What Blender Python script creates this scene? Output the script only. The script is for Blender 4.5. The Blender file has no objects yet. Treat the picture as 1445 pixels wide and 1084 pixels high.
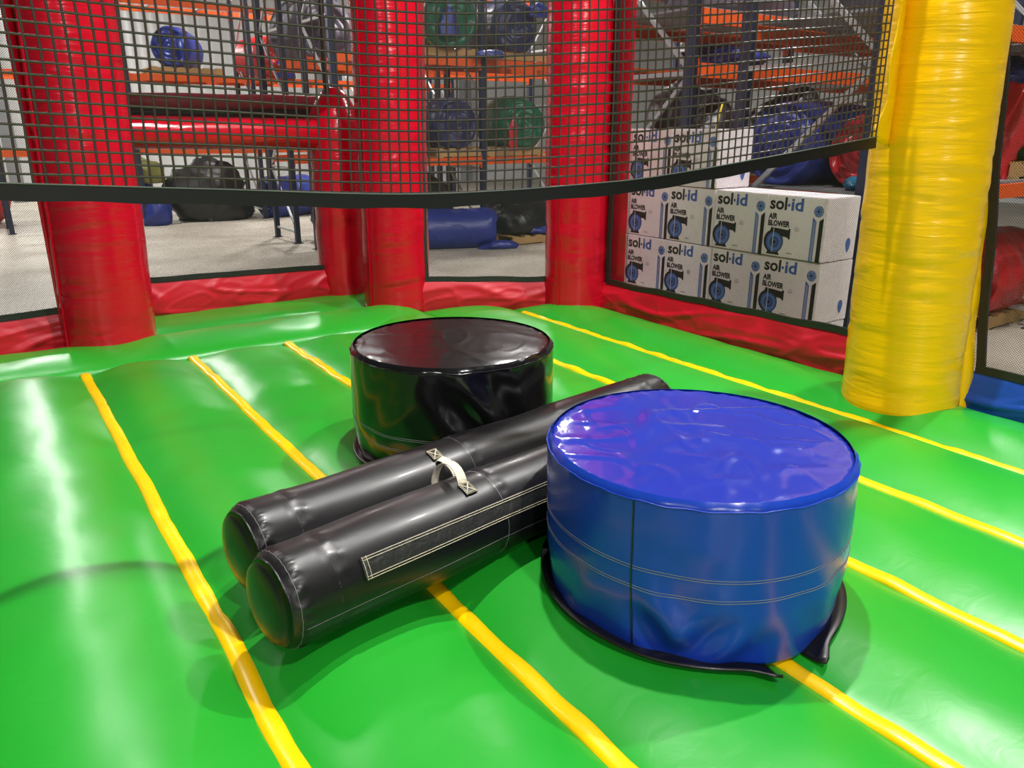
import bpy, bmesh, math, random
import numpy as np
from mathutils import Vector, Matrix

random.seed(7)
rng = np.random.RandomState(11)
scene = bpy.context.scene
C = scene.collection

# ------------------------------------------------------------------ camera
DECK = 0.42                       # inflated deck valley height over the warehouse floor
EYE = DECK + 1.38
PSI = math.radians(34.64)         # the inflatable, cartons and racks all share this heading
F_PX = 1085.0
cam_d = bpy.data.cameras.new('camera')
cam = bpy.data.objects.new('camera', cam_d)
C.objects.link(cam)
cam_d.sensor_width = 36.0
cam_d.lens = F_PX / 1445.0 * 36.0
cam_d.clip_start = 0.05
cam_d.clip_end = 120
cam.location = (0, 0, EYE)
cam.rotation_euler = (math.radians(90 - 18.4), 0, 0)
scene.camera = cam

# ------------------------------------------------------------------ world, lamps, exposure
w = bpy.data.worlds.new('warehouse_air')
scene.world = w
w.use_nodes = True
w.node_tree.nodes['Background'].inputs[0].default_value = (0.95, 1.0, 0.97, 1)
w.node_tree.nodes['Background'].inputs[1].default_value = 0.12

def high_bay(x, y, z, power, size=0.5, col=(1.0, 0.975, 0.945)):
    l = bpy.data.lights.new('high_bay_lamp', 'AREA')
    l.shape = 'DISK'; l.size = size; l.energy = power; l.color = col
    o = bpy.data.objects.new('high_bay_lamp', l); C.objects.link(o)
    o.location = (x, y, z)
    return o
high_bay(2.9, 4.3, 6.6, 680, 0.15)
high_bay(0.35, 3.2, 6.6, 640, 0.15)
high_bay(2.2, -1.6, 6.6, 620, 0.3)
high_bay(3.4, -11.0, 6.6, 2600, 0.6)
high_bay(-5.0, -9.0, 6.6, 900, 0.6)
high_bay(-4.6, 6.6, 6.6, 260, 1.0)
high_bay(4.0, 8.6, 6.6, 520, 0.6)
high_bay(0.4, 14.2, 6.6, 1100, 0.7)
high_bay(-8.6, 13.5, 6.6, 1200, 0.6)
high_bay(-4.0, 17.5, 6.6, 1350, 0.6)
high_bay(-12.5, 19.5, 6.6, 1350, 0.6)
high_bay(7.5, 5.0, 6.6, 340, 0.6)

vs = scene.view_settings
vs.view_transform = 'Standard'
vs.look = 'None'
vs.gamma = 1.0
vs.use_curve_mapping = False
vs.exposure = -1.03

# ------------------------------------------------------------------ helpers
def srgb(r, g, b):
    def f(c):
        c /= 255.0
        return c / 12.92 if c <= 0.04045 else ((c + 0.055) / 1.055) ** 2.4
    return (f(r), f(g), f(b), 1.0)

def new_mat(name):
    m = bpy.data.materials.new(name); m.use_nodes = True
    nt = m.node_tree
    return m, nt, nt.nodes['Principled BSDF']

def vinyl(name, col, rough=0.3, bump=0.12, scale=9.0, var=0.06, coat=0.0, spec=0.5, fine=0.0, stretch=(1, 1, 1)):
    m, nt, b = new_mat(name)
    tc = nt.nodes.new('ShaderNodeTexCoord')
    mp = nt.nodes.new('ShaderNodeMapping'); mp.inputs['Scale'].default_value = stretch
    nt.links.new(tc.outputs['Object'], mp.inputs[0])
    n1 = nt.nodes.new('ShaderNodeTexNoise'); n1.inputs['Scale'].default_value = scale
    n1.inputs['Detail'].default_value = 4; n1.inputs['Distortion'].default_value = 0.6
    nt.links.new(mp.outputs[0], n1.inputs['Vector'])
    n2 = nt.nodes.new('ShaderNodeTexNoise'); n2.inputs['Scale'].default_value = 2.3
    nt.links.new(tc.outputs['Object'], n2.inputs['Vector'])
    hsv = nt.nodes.new('ShaderNodeHueSaturation'); hsv.inputs['Color'].default_value = col
    mr = nt.nodes.new('ShaderNodeMapRange')
    mr.inputs[3].default_value = 1 - var; mr.inputs[4].default_value = 1 + var
    nt.links.new(n2.outputs[0], mr.inputs[0]); nt.links.new(mr.outputs[0], hsv.inputs['Value'])
    nt.links.new(hsv.outputs[0], b.inputs['Base Color'])
    b.inputs['Roughness'].default_value = rough
    b.inputs['Specular IOR Level'].default_value = spec
    b.inputs['Coat Weight'].default_value = coat
    b.inputs['Coat Roughness'].default_value = 0.08
    if bump:
        bp = nt.nodes.new('ShaderNodeBump'); bp.inputs['Strength'].default_value = bump
        bp.inputs['Distance'].default_value = 0.02
        nt.links.new(n1.outputs[0], bp.inputs['Height'])
        nt.links.new(bp.outputs[0], b.inputs['Normal'])
    return m

def plain(name, col, rough=0.5, metal=0.0, var=0.08, scale=6.0, bump=0.0):
    m = vinyl(name, col, rough, bump, scale, var)
    m.node_tree.nodes['Principled BSDF'].inputs['Metallic'].default_value = metal
    return m

M = {}
M['green'] = vinyl('green_vinyl', srgb(31, 156, 40), 0.33, 0.05, 14, 0.05, 0.0)
M['yellow'] = vinyl('yellow_vinyl', srgb(252, 200, 0), 0.3, 0.10, 12, 0.04, 0.0)
M['yellow_col'] = vinyl('yellow_column_vinyl', srgb(255, 196, 0), 0.24, 0.26, 3.2, 0.03, 0.0, stretch=(1, 1, 9))
M['red'] = vinyl('red_vinyl', srgb(192, 12, 36), 0.2, 0.2, 3.2, 0.05, 0.0, stretch=(1, 1, 9))
M['red_skirt'] = vinyl('red_skirt_fabric', srgb(200, 18, 40), 0.42, 0.16, 6, 0.06)
M['blue_skirt'] = vinyl('blue_skirt_fabric', srgb(22, 72, 170), 0.42, 0.2, 6, 0.06)
M['blue'] = vinyl('blue_vinyl', srgb(38, 52, 156), 0.15, 0.10, 9, 0.05, 0.25)
M['blue_side'] = vinyl('blue_side_vinyl', srgb(22, 60, 170), 0.25, 0.06, 7, 0.05, 0.08)
M['black'] = vinyl('black_vinyl', srgb(21, 20, 21), 0.36, 0.06, 9, 0.1, 0.05)
M['maroon'] = vinyl('maroon_vinyl', srgb(150, 40, 54), 0.4, 0.1, 6, 0.06)
M['black_gloss'] = vinyl('black_gloss_vinyl', srgb(18, 17, 19), 0.17, 0.08, 8, 0.1, 0.1)
M['black_top'] = vinyl('black_top_vinyl', srgb(15, 13, 14), 0.2, 0.05, 8, 0.1, 0.0, spec=0.2)
M['trim'] = vinyl('black_webbing', srgb(34, 34, 32), 0.5, 0.25, 40, 0.1)
M['net'] = vinyl('net_cord', srgb(72, 62, 54), 0.36, 0.0, 30, 0.2)
M['thread'] = plain('beige_thread', srgb(196, 186, 160), 0.7)
M['thread_dull'] = plain('grey_thread', srgb(120, 125, 120), 0.7)
M['webbing'] = vinyl('beige_webbing', srgb(206, 198, 178), 0.7, 0.3, 60, 0.06)
M['carton'] = vinyl('white_carton', srgb(244, 236, 238), 0.6, 0.04, 5, 0.03)
M['ink_black'] = plain('black_ink', srgb(30, 28, 30), 0.6)
M['ink_blue'] = plain('blue_ink', srgb(70, 104, 178), 0.6)
M['ink_grey'] = plain('grey_ink', srgb(128, 124, 126), 0.6)
M['ink_lightblue'] = plain('light_blue_ink', srgb(120, 150, 205), 0.6)
M['ink_white'] = plain('white_ink', srgb(215, 220, 225), 0.6)
M['rack_blue'] = vinyl('rack_dark_blue_paint', srgb(30, 38, 62), 0.45, 0.03, 20, 0.1)
M['rack_orange'] = vinyl('rack_orange_paint', srgb(226, 88, 20), 0.45, 0.03, 20, 0.12)
M['galv'] = plain('galvanised_steel', srgb(190, 195, 195), 0.4, 0.6, 0.1, 12)
M['wood'] = vinyl('pallet_wood', srgb(176, 142, 92), 0.75, 0.2, 18, 0.2, stretch=(1, 8, 1))
M['roll_blue'] = vinyl('roll_blue_vinyl', srgb(38, 54, 132), 0.38, 0.3, 7, 0.25)
M['roll_navy'] = vinyl('roll_navy_vinyl', srgb(40, 46, 84), 0.42, 0.3, 7, 0.25)
M['roll_green'] = vinyl('roll_green_vinyl', srgb(22, 96, 66), 0.38, 0.3, 7, 0.25)
M['roll_red'] = vinyl('roll_red_vinyl', srgb(176, 30, 36), 0.35, 0.4, 7, 0.2)
M['roll_grey'] = vinyl('roll_grey_vinyl', srgb(92, 86, 100), 0.5, 0.5, 7, 0.15)
M['roll_black'] = vinyl('roll_black_vinyl', srgb(30, 30, 32), 0.35, 0.5, 7, 0.2)
M['roll_teal'] = vinyl('teal_vinyl', srgb(20, 92, 118), 0.35, 0.4, 7, 0.2)
M['roll_purple'] = vinyl('purple_vinyl', srgb(80, 54, 130), 0.4, 0.4, 7, 0.2)
M['strap_yellow'] = plain('yellow_strap', srgb(226, 200, 30), 0.6)
M['olive'] = plain('olive_plastic', srgb(120, 122, 52), 0.5)
M['orange_plastic'] = plain('orange_plastic', srgb(226, 110, 30), 0.5)

# fine insect-screen: woven dark threads with open holes, world sized
def screen_mat():
    m, nt, b = new_mat('fine_black_screen')
    b.inputs['Base Color'].default_value = srgb(26, 26, 25)
    b.inputs['Roughness'].default_value = 0.55
    tc = nt.nodes.new('ShaderNodeTexCoord')
    sep = nt.nodes.new('ShaderNodeSeparateXYZ')
    nt.links.new(tc.outputs['UV'], sep.inputs[0])
    def tri(a, bsock, sign):
        mt = nt.nodes.new('ShaderNodeMath'); mt.operation = 'ADD' if sign > 0 else 'SUBTRACT'
        nt.links.new(sep.outputs[0], mt.inputs[0]); nt.links.new(sep.outputs[1], mt.inputs[1])
        s = nt.nodes.new('ShaderNodeMath'); s.operation = 'MULTIPLY'; s.inputs[1].default_value = 2 * math.pi / 0.0125
        nt.links.new(mt.outputs[0], s.inputs[0])
        c = nt.nodes.new('ShaderNodeMath'); c.operation = 'COSINE'
        nt.links.new(s.outputs[0], c.inputs[0])
        return c
    c1, c2 = tri(0, 0, 1), tri(0, 0, -1)
    mx = nt.nodes.new('ShaderNodeMath'); mx.operation = 'MAXIMUM'
    nt.links.new(c1.outputs[0], mx.inputs[0]); nt.links.new(c2.outputs[0], mx.inputs[1])
    gt = nt.nodes.new('ShaderNodeMath'); gt.operation = 'GREATER_THAN'; gt.inputs[1].default_value = 0.86
    nt.links.new(mx.outputs[0], gt.inputs[0])
    nt.links.new(gt.outputs[0], b.inputs['Alpha'])
    return m
M['screen'] = screen_mat()

def concrete():
    m, nt, b = new_mat('sealed_concrete')
    tc = nt.nodes.new('ShaderNodeTexCoord')
    n1 = nt.nodes.new('ShaderNodeTexNoise'); n1.inputs['Scale'].default_value = 0.5; n1.inputs['Detail'].default_value = 8
    n1.inputs['Distortion'].default_value = 1.0
    nt.links.new(tc.outputs['Object'], n1.inputs['Vector'])
    r = nt.nodes.new('ShaderNodeValToRGB')
    r.color_ramp.elements[0].position = 0.3; r.color_ramp.elements[0].color = srgb(146, 138, 124)
    r.color_ramp.elements[1].position = 0.7; r.color_ramp.elements[1].color = srgb(182, 175, 161)
    nt.links.new(n1.outputs[0], r.inputs[0]); nt.links.new(r.outputs[0], b.inputs['Base Color'])
    b.inputs['Roughness'].default_value = 0.55
    return m
M['concrete'] = concrete()
M['wall'] = vinyl('white_wall_panel', srgb(214, 216, 214), 0.6, 0.0, 4, 0.04)
M['door_grey'] = plain('grey_steel', srgb(128, 130, 132), 0.5)

def mesh_obj(name, verts, faces, mat=None, parent=None, smooth=False, uv=None):
    me = bpy.data.meshes.new(name)
    me.from_pydata([tuple(v) for v in verts], [], [tuple(f) for f in faces])
    if mat is not None:
        for m_ in (mat if isinstance(mat, list) else [mat]): me.materials.append(m_)
    if smooth:
        me.polygons.foreach_set('use_smooth', [True] * len(me.polygons))
    if uv is not None:
        l = me.uv_layers.new(name='UVMap')
        idx = np.zeros(len(me.loops), dtype=np.int32); me.loops.foreach_get('vertex_index', idx)
        l.data.foreach_set('uv', np.asarray(uv, dtype=np.float32)[idx].ravel())
    me.update()
    o = bpy.data.objects.new(name, me); C.objects.link(o)
    if parent is not None: o.parent = parent
    return o

def share(name, me, parent, loc=(0, 0, 0), rot=(0, 0, 0)):
    o = bpy.data.objects.new(name, me); C.objects.link(o)
    o.parent = parent; o.location = loc; o.rotation_euler = rot
    return o

def loc2w(n, s):
    c, si = math.cos(PSI), math.sin(PSI)
    return (c * n - si * s, si * n + c * s)

def w2loc(x, y):
    c, si = math.cos(PSI), math.sin(PSI)
    return (c * x + si * y, -si * x + c * y)

def tag(o, label, cat, group=None, kind=None):
    o['label'] = label; o['category'] = cat
    if group: o['group'] = group
    if kind: o['kind'] = kind
    return o

def thing(name, label, cat, n, s, z, rot=0.0, group=None):
    o = bpy.data.objects.new(name, None); C.objects.link(o)
    x, y = loc2w(n, s)
    o.location = (x, y, z); o.rotation_euler = (0, 0, PSI + rot)
    o.empty_display_size = 0.1
    return tag(o, label, cat, group)

def box_vf(x0, x1, y0, y1, z0, z1):
    v = [(x0, y0, z0), (x1, y0, z0), (x1, y1, z0), (x0, y1, z0), (x0, y0, z1), (x1, y0, z1), (x1, y1, z1), (x0, y1, z1)]
    f = [(0, 3, 2, 1), (4, 5, 6, 7), (0, 1, 5, 4), (1, 2, 6, 5), (2, 3, 7, 6), (3, 0, 4, 7)]
    return v, f

def box(name, x0, x1, y0, y1, z0, z1, mat, parent, bevel=0.0):
    bm = bmesh.new()
    v, f = box_vf(x0, x1, y0, y1, z0, z1)
    bv = [bm.verts.new(p) for p in v]
    for q in f: bm.faces.new([bv[i] for i in q])
    if bevel:
        bmesh.ops.bevel(bm, geom=bm.edges[:], offset=bevel, segments=2, affect='EDGES', profile=0.6)
    me = bpy.data.meshes.new(name); bm.to_mesh(me); bm.free()
    me.materials.append(mat)
    o = bpy.data.objects.new(name, me); C.objects.link(o)
    if parent is not None: o.parent = parent
    return o

def bar(name, p, q, wdt, hgt, mat, parent):
    """box beam of section wdt x hgt from p to q"""
    p, q = Vector(p), Vector(q)
    d = (q - p); L = d.length; d.normalize()
    up = Vector((0, 0, 1)) if abs(d.z) < 0.95 else Vector((0, 1, 0))
    a = d.cross(up).normalized(); b_ = a.cross(d).normalized()
    vv = []
    for t in (p, q):
        for sa, sb in ((-1, -1), (1, -1), (1, 1), (-1, 1)):
            vv.append(t + a * sa * wdt / 2 + b_ * sb * hgt / 2)
    f = [(3, 2, 1, 0), (4, 5, 6, 7), (0, 1, 5, 4), (1, 2, 6, 5), (2, 3, 7, 6), (3, 0, 4, 7)]
    return mesh_obj(name, vv, f, mat, parent)

def tube_vf(pts, r, sides=6, close=False):
    pts = [Vector(p) for p in pts]
    V, Fc = [], []
    n_ = len(pts)
    for i, p in enumerate(pts):
        a = pts[(i - 1) % n_] if (close or i > 0) else p
        b_ = pts[(i + 1) % n_] if (close or i < n_ - 1) else p
        d = (b_ - a).normalized()
        up = Vector((0, 0, 1)) if abs(d.z) < 0.9 else Vector((1, 0, 0))
        u = d.cross(up).normalized(); v_ = u.cross(d).normalized()
        for k in range(sides):
            t = 2 * math.pi * k / sides
            V.append(p + u * r * math.cos(t) + v_ * r * math.sin(t))
    m_ = n_ if close else n_ - 1
    for i in range(m_):
        j = (i + 1) % n_
        for k in range(sides):
            k2 = (k + 1) % sides
            Fc.append((i * sides + k, i * sides + k2, j * sides + k2, j * sides + k))
    if not close:
        Fc.append(tuple(range(sides))[::-1]); Fc.append(tuple((n_ - 1) * sides + k for k in range(sides)))
    return V, Fc

def tube(name, pts, r, mat, parent, sides=6, close=False):
    V, Fc = tube_vf(pts, r, sides, close)
    return mesh_obj(name, V, Fc, mat, parent, True)

def tubes(name, lines, r, mat, parent, sides=5, close=False):
    V, Fc = [], []
    for pts in lines:
        v, f = tube_vf(pts, r, sides, close)
        o = len(V); V += v; Fc += [tuple(i + o for i in q) for q in f]
    return mesh_obj(name, V, Fc, mat, parent, True)

def grid_faces(nu, nv, wrap_u=False):
    F_ = []
    mu = nu if wrap_u else nu - 1
    for j in range(nv - 1):
        for i in range(mu):
            i2 = (i + 1) % nu
            F_.append((j * nu + i, j * nu + i2, (j + 1) * nu + i2, (j + 1) * nu + i))
    return F_

class Waves:
    """smooth random field: a sum of random plane waves"""
    def __init__(self, seed, k=10, dim=3, n=14, aniso=None):
        r = np.random.RandomState(seed)
        d = r.randn(n, dim); d /= np.linalg.norm(d, axis=1)[:, None]
        self.K = d * (k * (0.5 + r.rand(n)))[:, None]
        if aniso is not None: self.K = self.K * np.array(aniso)
        self.ph = r.rand(n) * 6.283; self.a = 1 / np.sqrt(n / 2)
    def __call__(self, P):
        return np.sin(P @ self.K.T + self.ph).sum(axis=1) * self.a
    def ridge(self, P):
        v = self(P)
        return 1 - np.minimum(1, np.abs(v) * 1.6)

def webbing_strip(name, path, normals, wdt, thick, mat, parent):
    """flat strap of width wdt along path; normals = outward normal per point"""
    V, Fc = [], []
    path = [Vector(p) for p in path]; normals = [Vector(q).normalized() for q in normals]
    n_ = len(path)
    for i, p in enumerate(path):
        a = path[max(0, i - 1)]; b_ = path[min(n_ - 1, i + 1)]
        d = (b_ - a).normalized(); nn = normals[i]; sd = d.cross(nn).normalized()
        for su, tn in ((-1, 0), (1, 0), (1, 1), (-1, 1)):
            V.append(p + sd * su * wdt / 2 + nn * tn * thick)
    for i in range(n_ - 1):
        for k in range(4):
            k2 = (k + 1) % 4
            Fc.append((i * 4 + k, i * 4 + k2, (i + 1) * 4 + k2, (i + 1) * 4 + k))
    Fc.append((3, 2, 1, 0)); Fc.append(tuple((n_ - 1) * 4 + k for k in range(4)))
    return mesh_obj(name, V, Fc, mat, parent)

# ------------------------------------------------------------------ the warehouse shell
def struct(o): o['kind'] = 'structure'; return o
def flat_thing(name, x0, x1, y0, y1, z0, z1, mat):
    o = box(name, x0, x1, y0, y1, z0, z1, mat, None)
    o.rotation_euler = (0, 0, PSI)
    return o
struct(flat_thing('floor', -14, 22, -8, 26, -0.2, 0.0, M['concrete']))
wall = struct(flat_thing('wall_back', -14, 22, 24.0, 24.2, 0, 8.0, M['wall']))
rib_me = None
for i in range(64):                                     # standing ribs of the metal wall sheets
    x = -5 + i * 0.3
    if rib_me is None:
        r_ = box('wall_rib', -0.03, 0.03, -0.04, 0, 0.05, 7.9, M['wall'], wall); rib_me = r_.data; r_.location = (x, 24.0, 0)
    else:
        share('wall_rib', rib_me, wall, (x, 24.0, 0))
for x in (-0.9, 1.1, 9.5, 14.5):
    box('wall_column', x - 0.14, x + 0.14, 23.6, 23.94, 0.0, 7.9, M['door_grey'], wall)
struct(flat_thing('wall_right', 21.8, 22.0, -8, 24, 0, 8.0, M['wall']))

# ------------------------------------------------------------------ the inflatable arena
ARENA = bpy.data.objects.new('inflatable_joust_arena', None); C.objects.link(ARENA)
ARENA.location = (0, 0, DECK); ARENA.rotation_euler = (0, 0, PSI)
tag(ARENA, 'inflatable joust arena with green bouncing floor, red and yellow columns and netting', 'bounce house')

VAL = [-1.435, -0.83, -0.225, 0.38, 0.985, 1.585, 2.19, 2.80, 3.42, 4.02]
S_MIN = -1.2
CREST = 0.072
def diag_s(n): return 5.28 - (n - 2.87) * 0.557
def s_end(n):
    if n < 2.19: return 4.95
    return min(5.6, diag_s(n))
long_w = Waves(3, 2.0, 2, 10)
puck_w = Waves(4, 22.0, 2, 14)
def deck_z(n, s):
    """height of the inflated floor over its valleys (arrays)"""
    n = np.atleast_1d(np.asarray(n, float)); s = np.atleast_1d(np.asarray(s, float))
    v = np.array(VAL)
    i = np.clip(np.searchsorted(v, n, side='right') - 1, 0, len(v) - 2)
    f = (n - v[i]) / (v[i + 1] - v[i])
    prof = np.clip(1 - (2 * f - 1) ** 2, 0, 1) ** 0.85
    P2 = np.stack([n, s], 1)
    z = CREST * prof * (1 + 0.12 * long_w(P2)) + 0.0014 * puck_w(P2 * [1, 1]) * prof ** 0.5
    return z
def deck_at(n, s): return float(deck_z(n, s)[0])

for k in range(len(VAL) - 1):
    n0, n1 = VAL[k], VAL[k + 1]
    nu, nv = 25, 130
    u = np.linspace(0, 1, nu); u = 0.5 - 0.5 * np.cos(u * math.pi) * (0.35) - (0.5 - u) * 0.65
    u = (u - u[0]) / (u[-1] - u[0])
    V = []
    for j in range(nv):
        tj = j / (nv - 1); tj = 1 - (1 - tj) ** 1.25
        for i in range(nu):
            n = n0 + (n1 - n0) * u[i]
            se = s_end(min(max(n, n0 + 1e-4), n1 - 1e-4) if n1 <= 2.2 else max(n, n0 + 1e-4))
            V.append((n, S_MIN + (se - S_MIN) * tj))
    V = np.array(V)
    z = deck_z(np.clip(V[:, 0], n0 + 1e-5, n1 - 1e-5), V[:, 1])
    ends = np.array([s_end(min(max(a, n0 + 1e-4), n1 - 1e-4)) for a in V[:, 0]])
    dist = np.clip((ends - V[:, 1]) / 0.22, 0, 1)
    z = z * np.sqrt(1 - (1 - dist) ** 2)
    pts = np.column_stack([V, z])
    fs = grid_faces(nu, nv)
    # skirt of the bag below the valley so every bag has a body
    b0 = len(pts)
    low = np.array([(n0, S_MIN, -0.4), (n1, S_MIN, -0.4), (n1, s_end(n1 - 1e-4), -0.4), (n0, s_end(n0 + 1e-4), -0.4)])
    pts = np.vstack([pts, low])
    fs += [(b0 + 3, b0 + 2, b0 + 1, b0), tuple([b0, b0 + 1] + list(range(nu - 1, -1, -1))),
           tuple([b0 + 2, b0 + 3] + list(range((nv - 1) * nu, nv * nu)))]
    fs += [tuple([b0 + 3, b0] + [j * nu for j in range(nv)]), tuple([b0 + 1, b0 + 2] + [j * nu + nu - 1 for j in range(nv - 1, -1, -1)])]
    o = mesh_obj('deck_tube', pts, fs, M['green'], ARENA, True)

# yellow seam strips lying in the valleys
for k in range(1, len(VAL) - 1):
    n0 = VAL[k]
    se = 4.97 if n0 < 2.0 else (4.6 if n0 < 3.0 else diag_s(n0) - 0.16)
    W2 = Waves(30 + k, 7, 1, 8)
    nv = 190; sec = [(-0.031, 0.006), (-0.025, 0.020), (-0.010, 0.026), (0.010, 0.026), (0.025, 0.020), (0.031, 0.006), (0.015, -0.01), (-0.015, -0.01)]
    S_ = np.linspace(S_MIN, se, nv)
    wob = W2(S_[:, None]) * 0.002; hz = W2(S_[:, None] * 2.7 + 5) * 0.0022 + Waves(60 + k, 40, 1, 8)(S_[:, None]) * 0.0011
    V = []
    for j, s in enumerate(S_):
        t = min(1.0, (se - s) / 0.03 + 0.2)
        for a, b_ in sec:
            V.append((n0 + wob[j] + a, s, b_ * t + hz[j] + (0.0 if b_ > 0 else 0)))
    ns_ = len(sec)
    fs = []
    for j in range(nv - 1):
        for i in range(ns_):
            i2 = (i + 1) % ns_
            fs.append((j * ns_ + i2, j * ns_ + i, (j + 1) * ns_ + i, (j + 1) * ns_ + i2))
    fs.append(tuple(range(ns_))); fs.append(tuple((nv - 1) * ns_ + i for i in range(ns_ - 1, -1, -1)))
    mesh_obj('seam_strip', V, fs, M['yellow'], ARENA, True)

# cross tube along the far rim and the floor of the recess behind it
def cross_tube(name, n0, n1, s0, s1, h, seed):
    nu, nv = 110, 22
    n = np.linspace(n0, n1, nu); t = np.linspace(0, 1, nv)
    N_, T_ = np.meshgrid(n, t)
    N_, T_ = N_.ravel(), T_.ravel()
    S_ = s0 + (s1 - s0) * T_
    z = h * np.clip(1 - (2 * T_ - 1) ** 2, 0, 1) ** 0.6
    endt = np.clip(np.minimum(N_ - n0, n1 - N_) / 0.25, 0, 1)
    z = z * np.sqrt(1 - (1 - endt) ** 2) + 0.002 * Waves(seed, 16, 2, 12)(np.stack([N_, S_], 1)) * (z > 0.01)
    pts = np.column_stack([N_, S_, z])
    b0 = len(pts)
    pts = np.vstack([pts, [(n0, s0, -0.4), (n1, s0, -0.4), (n1, s1, -0.4), (n0, s1, -0.4)]])
    fs = grid_faces(nu, nv)
    fs += [(b0 + 3, b0 + 2, b0 + 1, b0), tuple([b0, b0 + 1] + list(range(nu - 1, -1, -1))), tuple([b0 + 2, b0 + 3] + list(range((nv - 1) * nu, nv * nu))),
           tuple([b0 + 3, b0] + [j * nu for j in range(nv)]), tuple([b0 + 1, b0 + 2] + [j * nu + nu - 1 for j in range(nv - 1, -1, -1)])]
    return mesh_obj(name, pts, fs, M['green'], ARENA, True)
cross_tube('rim_tube', -1.6, 2.75, 4.945, 5.60, 0.085, 8)
cross_tube('recess_tube', 0.2, 2.9, 5.60, 6.30, 0.05, 9)

# columns
def column(n, s, R, Rt, H, lean, mat, seed, seam_ang, creases=60, name='column'):
    r = np.random.RandomState(seed)
    nu, nv = 96, 190
    th = np.linspace(0, 2 * math.pi, nu, endpoint=False)
    zz = np.concatenate([[-0.03, -0.02, -0.006], np.linspace(0.012, H, nv - 3)])
    T, Z = np.meshgrid(th, zz); T, Z = T.ravel(), Z.ravel()
    rad = R + (Rt - R) * np.clip(Z / H, 0, 1)
    rad = rad * np.where(Z < 0.05, np.sqrt(np.clip(1 - ((0.05 - Z) / 0.1) ** 2 * 0.5, 0.3, 1)), 1)
    for _ in range(creases):
        t0 = r.rand() * 6.283; z0 = r.rand() ** 1.0 * H; st = 0.2 + r.rand() * 0.6; sz = 0.006 + r.rand() * 0.014
        am = (0.0015 + 0.0032 * r.rand()) * (1.6 if z0 < 0.3 else 1)
        dt = (T - t0 + math.pi) % (2 * math.pi) - math.pi
        zc = z0 + 0.03 * np.sin(dt * (1 + 2 * r.rand()) + r.rand() * 6)
        g = np.exp(-(dt / st) ** 2)
        rad -= am * g * np.exp(-((Z - zc) / sz) ** 2)
        rad += am * 0.7 * g * np.exp(-((Z - zc - 2.2 * sz) / (1.5 * sz)) ** 2)
    Pn = np.column_stack([np.cos(T) * 2, np.sin(T) * 2, Z * 12])
    rad += 0.0016 * Waves(seed + 1, 2.2, 3, 12)(Pn)
    ln = np.clip(Z / H, 0, 1)
    X = n + lean[0] * ln + rad * np.cos(T); Y = s + lean[1] * ln + rad * np.sin(T)
    pts = np.column_stack([X, Y, Z])
    fs = grid_faces(nu, len(zz), True)
    fs += [tuple(range(nu - 1, -1, -1)), tuple((len(zz) - 1) * nu + i for i in range(nu))]
    o = mesh_obj(name, pts, fs, mat, ARENA, True)
    # raised welded seam running up the column
    line = []
    for z in np.linspace(0.01, H, 60):
        l_ = z / H; rr = R + (Rt - R) * l_ + 0.001
        line.append((n + lean[0] * l_ + rr * math.cos(seam_ang), s + lean[1] * l_ + rr * math.sin(seam_ang), z))
    nrm = [(math.cos(seam_ang), math.sin(seam_ang), 0)] * len(line)
    webbing_strip('seam_flange', line, nrm, 0.006, 0.012, mat, o)
    return o
def lean_w(x, y): return w2loc(x, y)
COLS = {
    'c1': (0.617, 5.55, 0.275, 0.262), 'c2': (2.69, 5.51, 0.258, 0.268), 'c3': (3.86, 4.70, 0.240, 0.238), 'cy': (3.765, 1.945, 0.272, 0.246)}
column(*COLS['c1'], 2.9, lean_w(0.09, 0), M['red'], 21, math.radians(200), 70)
column(*COLS['c2'], 2.9, lean_w(0.03, 0), M['red'], 22, math.radians(195), 60)
column(*COLS['c3'], 2.9, lean_w(-0.02, 0), M['red'], 23, math.radians(200), 55)
ycol = column(*COLS['cy'], 2.9, lean_w(-0.11, 0.0), M['yellow_col'], 24, math.radians(60), 130)

# doorway frame set back beside the second column: slim upright with a level cross tube
def bent_tube(name, pts, radii, mat, parent, seed, sides=40, wr=0.004):
    pts = [Vector(p) for p in pts]
    V = []; n_ = len(pts)
    wv = Waves(seed, 9, 3, 14)
    prev_u = None
    for i, p in enumerate(pts):
        d = (pts[min(n_ - 1, i + 1)] - pts[max(0, i - 1)]).normalized()
        ref = Vector((0, 1, 0.02)) if prev_u is None else prev_u
        u = (ref - d * ref.dot(d)).normalized(); prev_u = u
        v_ = d.cross(u)
        for k in range(sides):
            t = 2 * math.pi * k / sides
            V.append(p + (u * math.cos(t) + v_ * math.sin(t)) * radii[i])
    A = np.array([tuple(v) for v in V]); Cn = np.repeat(np.array([tuple(p) for p in pts]), sides, axis=0)
    dirn = A - Cn; dirn /= (np.linalg.norm(dirn, axis=1)[:, None] + 1e-9)
    A = A + dirn * (wr * wv(A * [1, 1, 2.5]))[:, None]
    fs = [tuple(reversed(f)) for f in grid_faces(sides, n_, True)]
    fs += [tuple(range(sides)), tuple((n_ - 1) * sides + k for k in range(sides - 1, -1, -1))]
    return mesh_obj(name, A, fs, mat, parent, True)
zz = np.linspace(0.0, 1.30, 60)
bent_tube('door_upright', [(2.56, 6.24, z) for z in zz] + [(2.56, 6.24, 1.30 + 0.01 * i) for i in range(1, 40)],
          [0.215] * 60 + [0.215 * math.sqrt(max(0.02, 1 - (i / 39.5) ** 2)) for i in range(1, 40)], M['red'], ARENA, 41)
nn_ = np.linspace(0.72, 2.55, 70)
bent_tube('cross_beam', [(n, 6.28 - 0.02 * (n - 0.3), 1.345 + 0.012 * math.sin(n * 2)) for n in nn_], [0.118 + 0.02 * max(0, (n - 1.9)) for n in nn_], M['red'], ARENA, 42)
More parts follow.
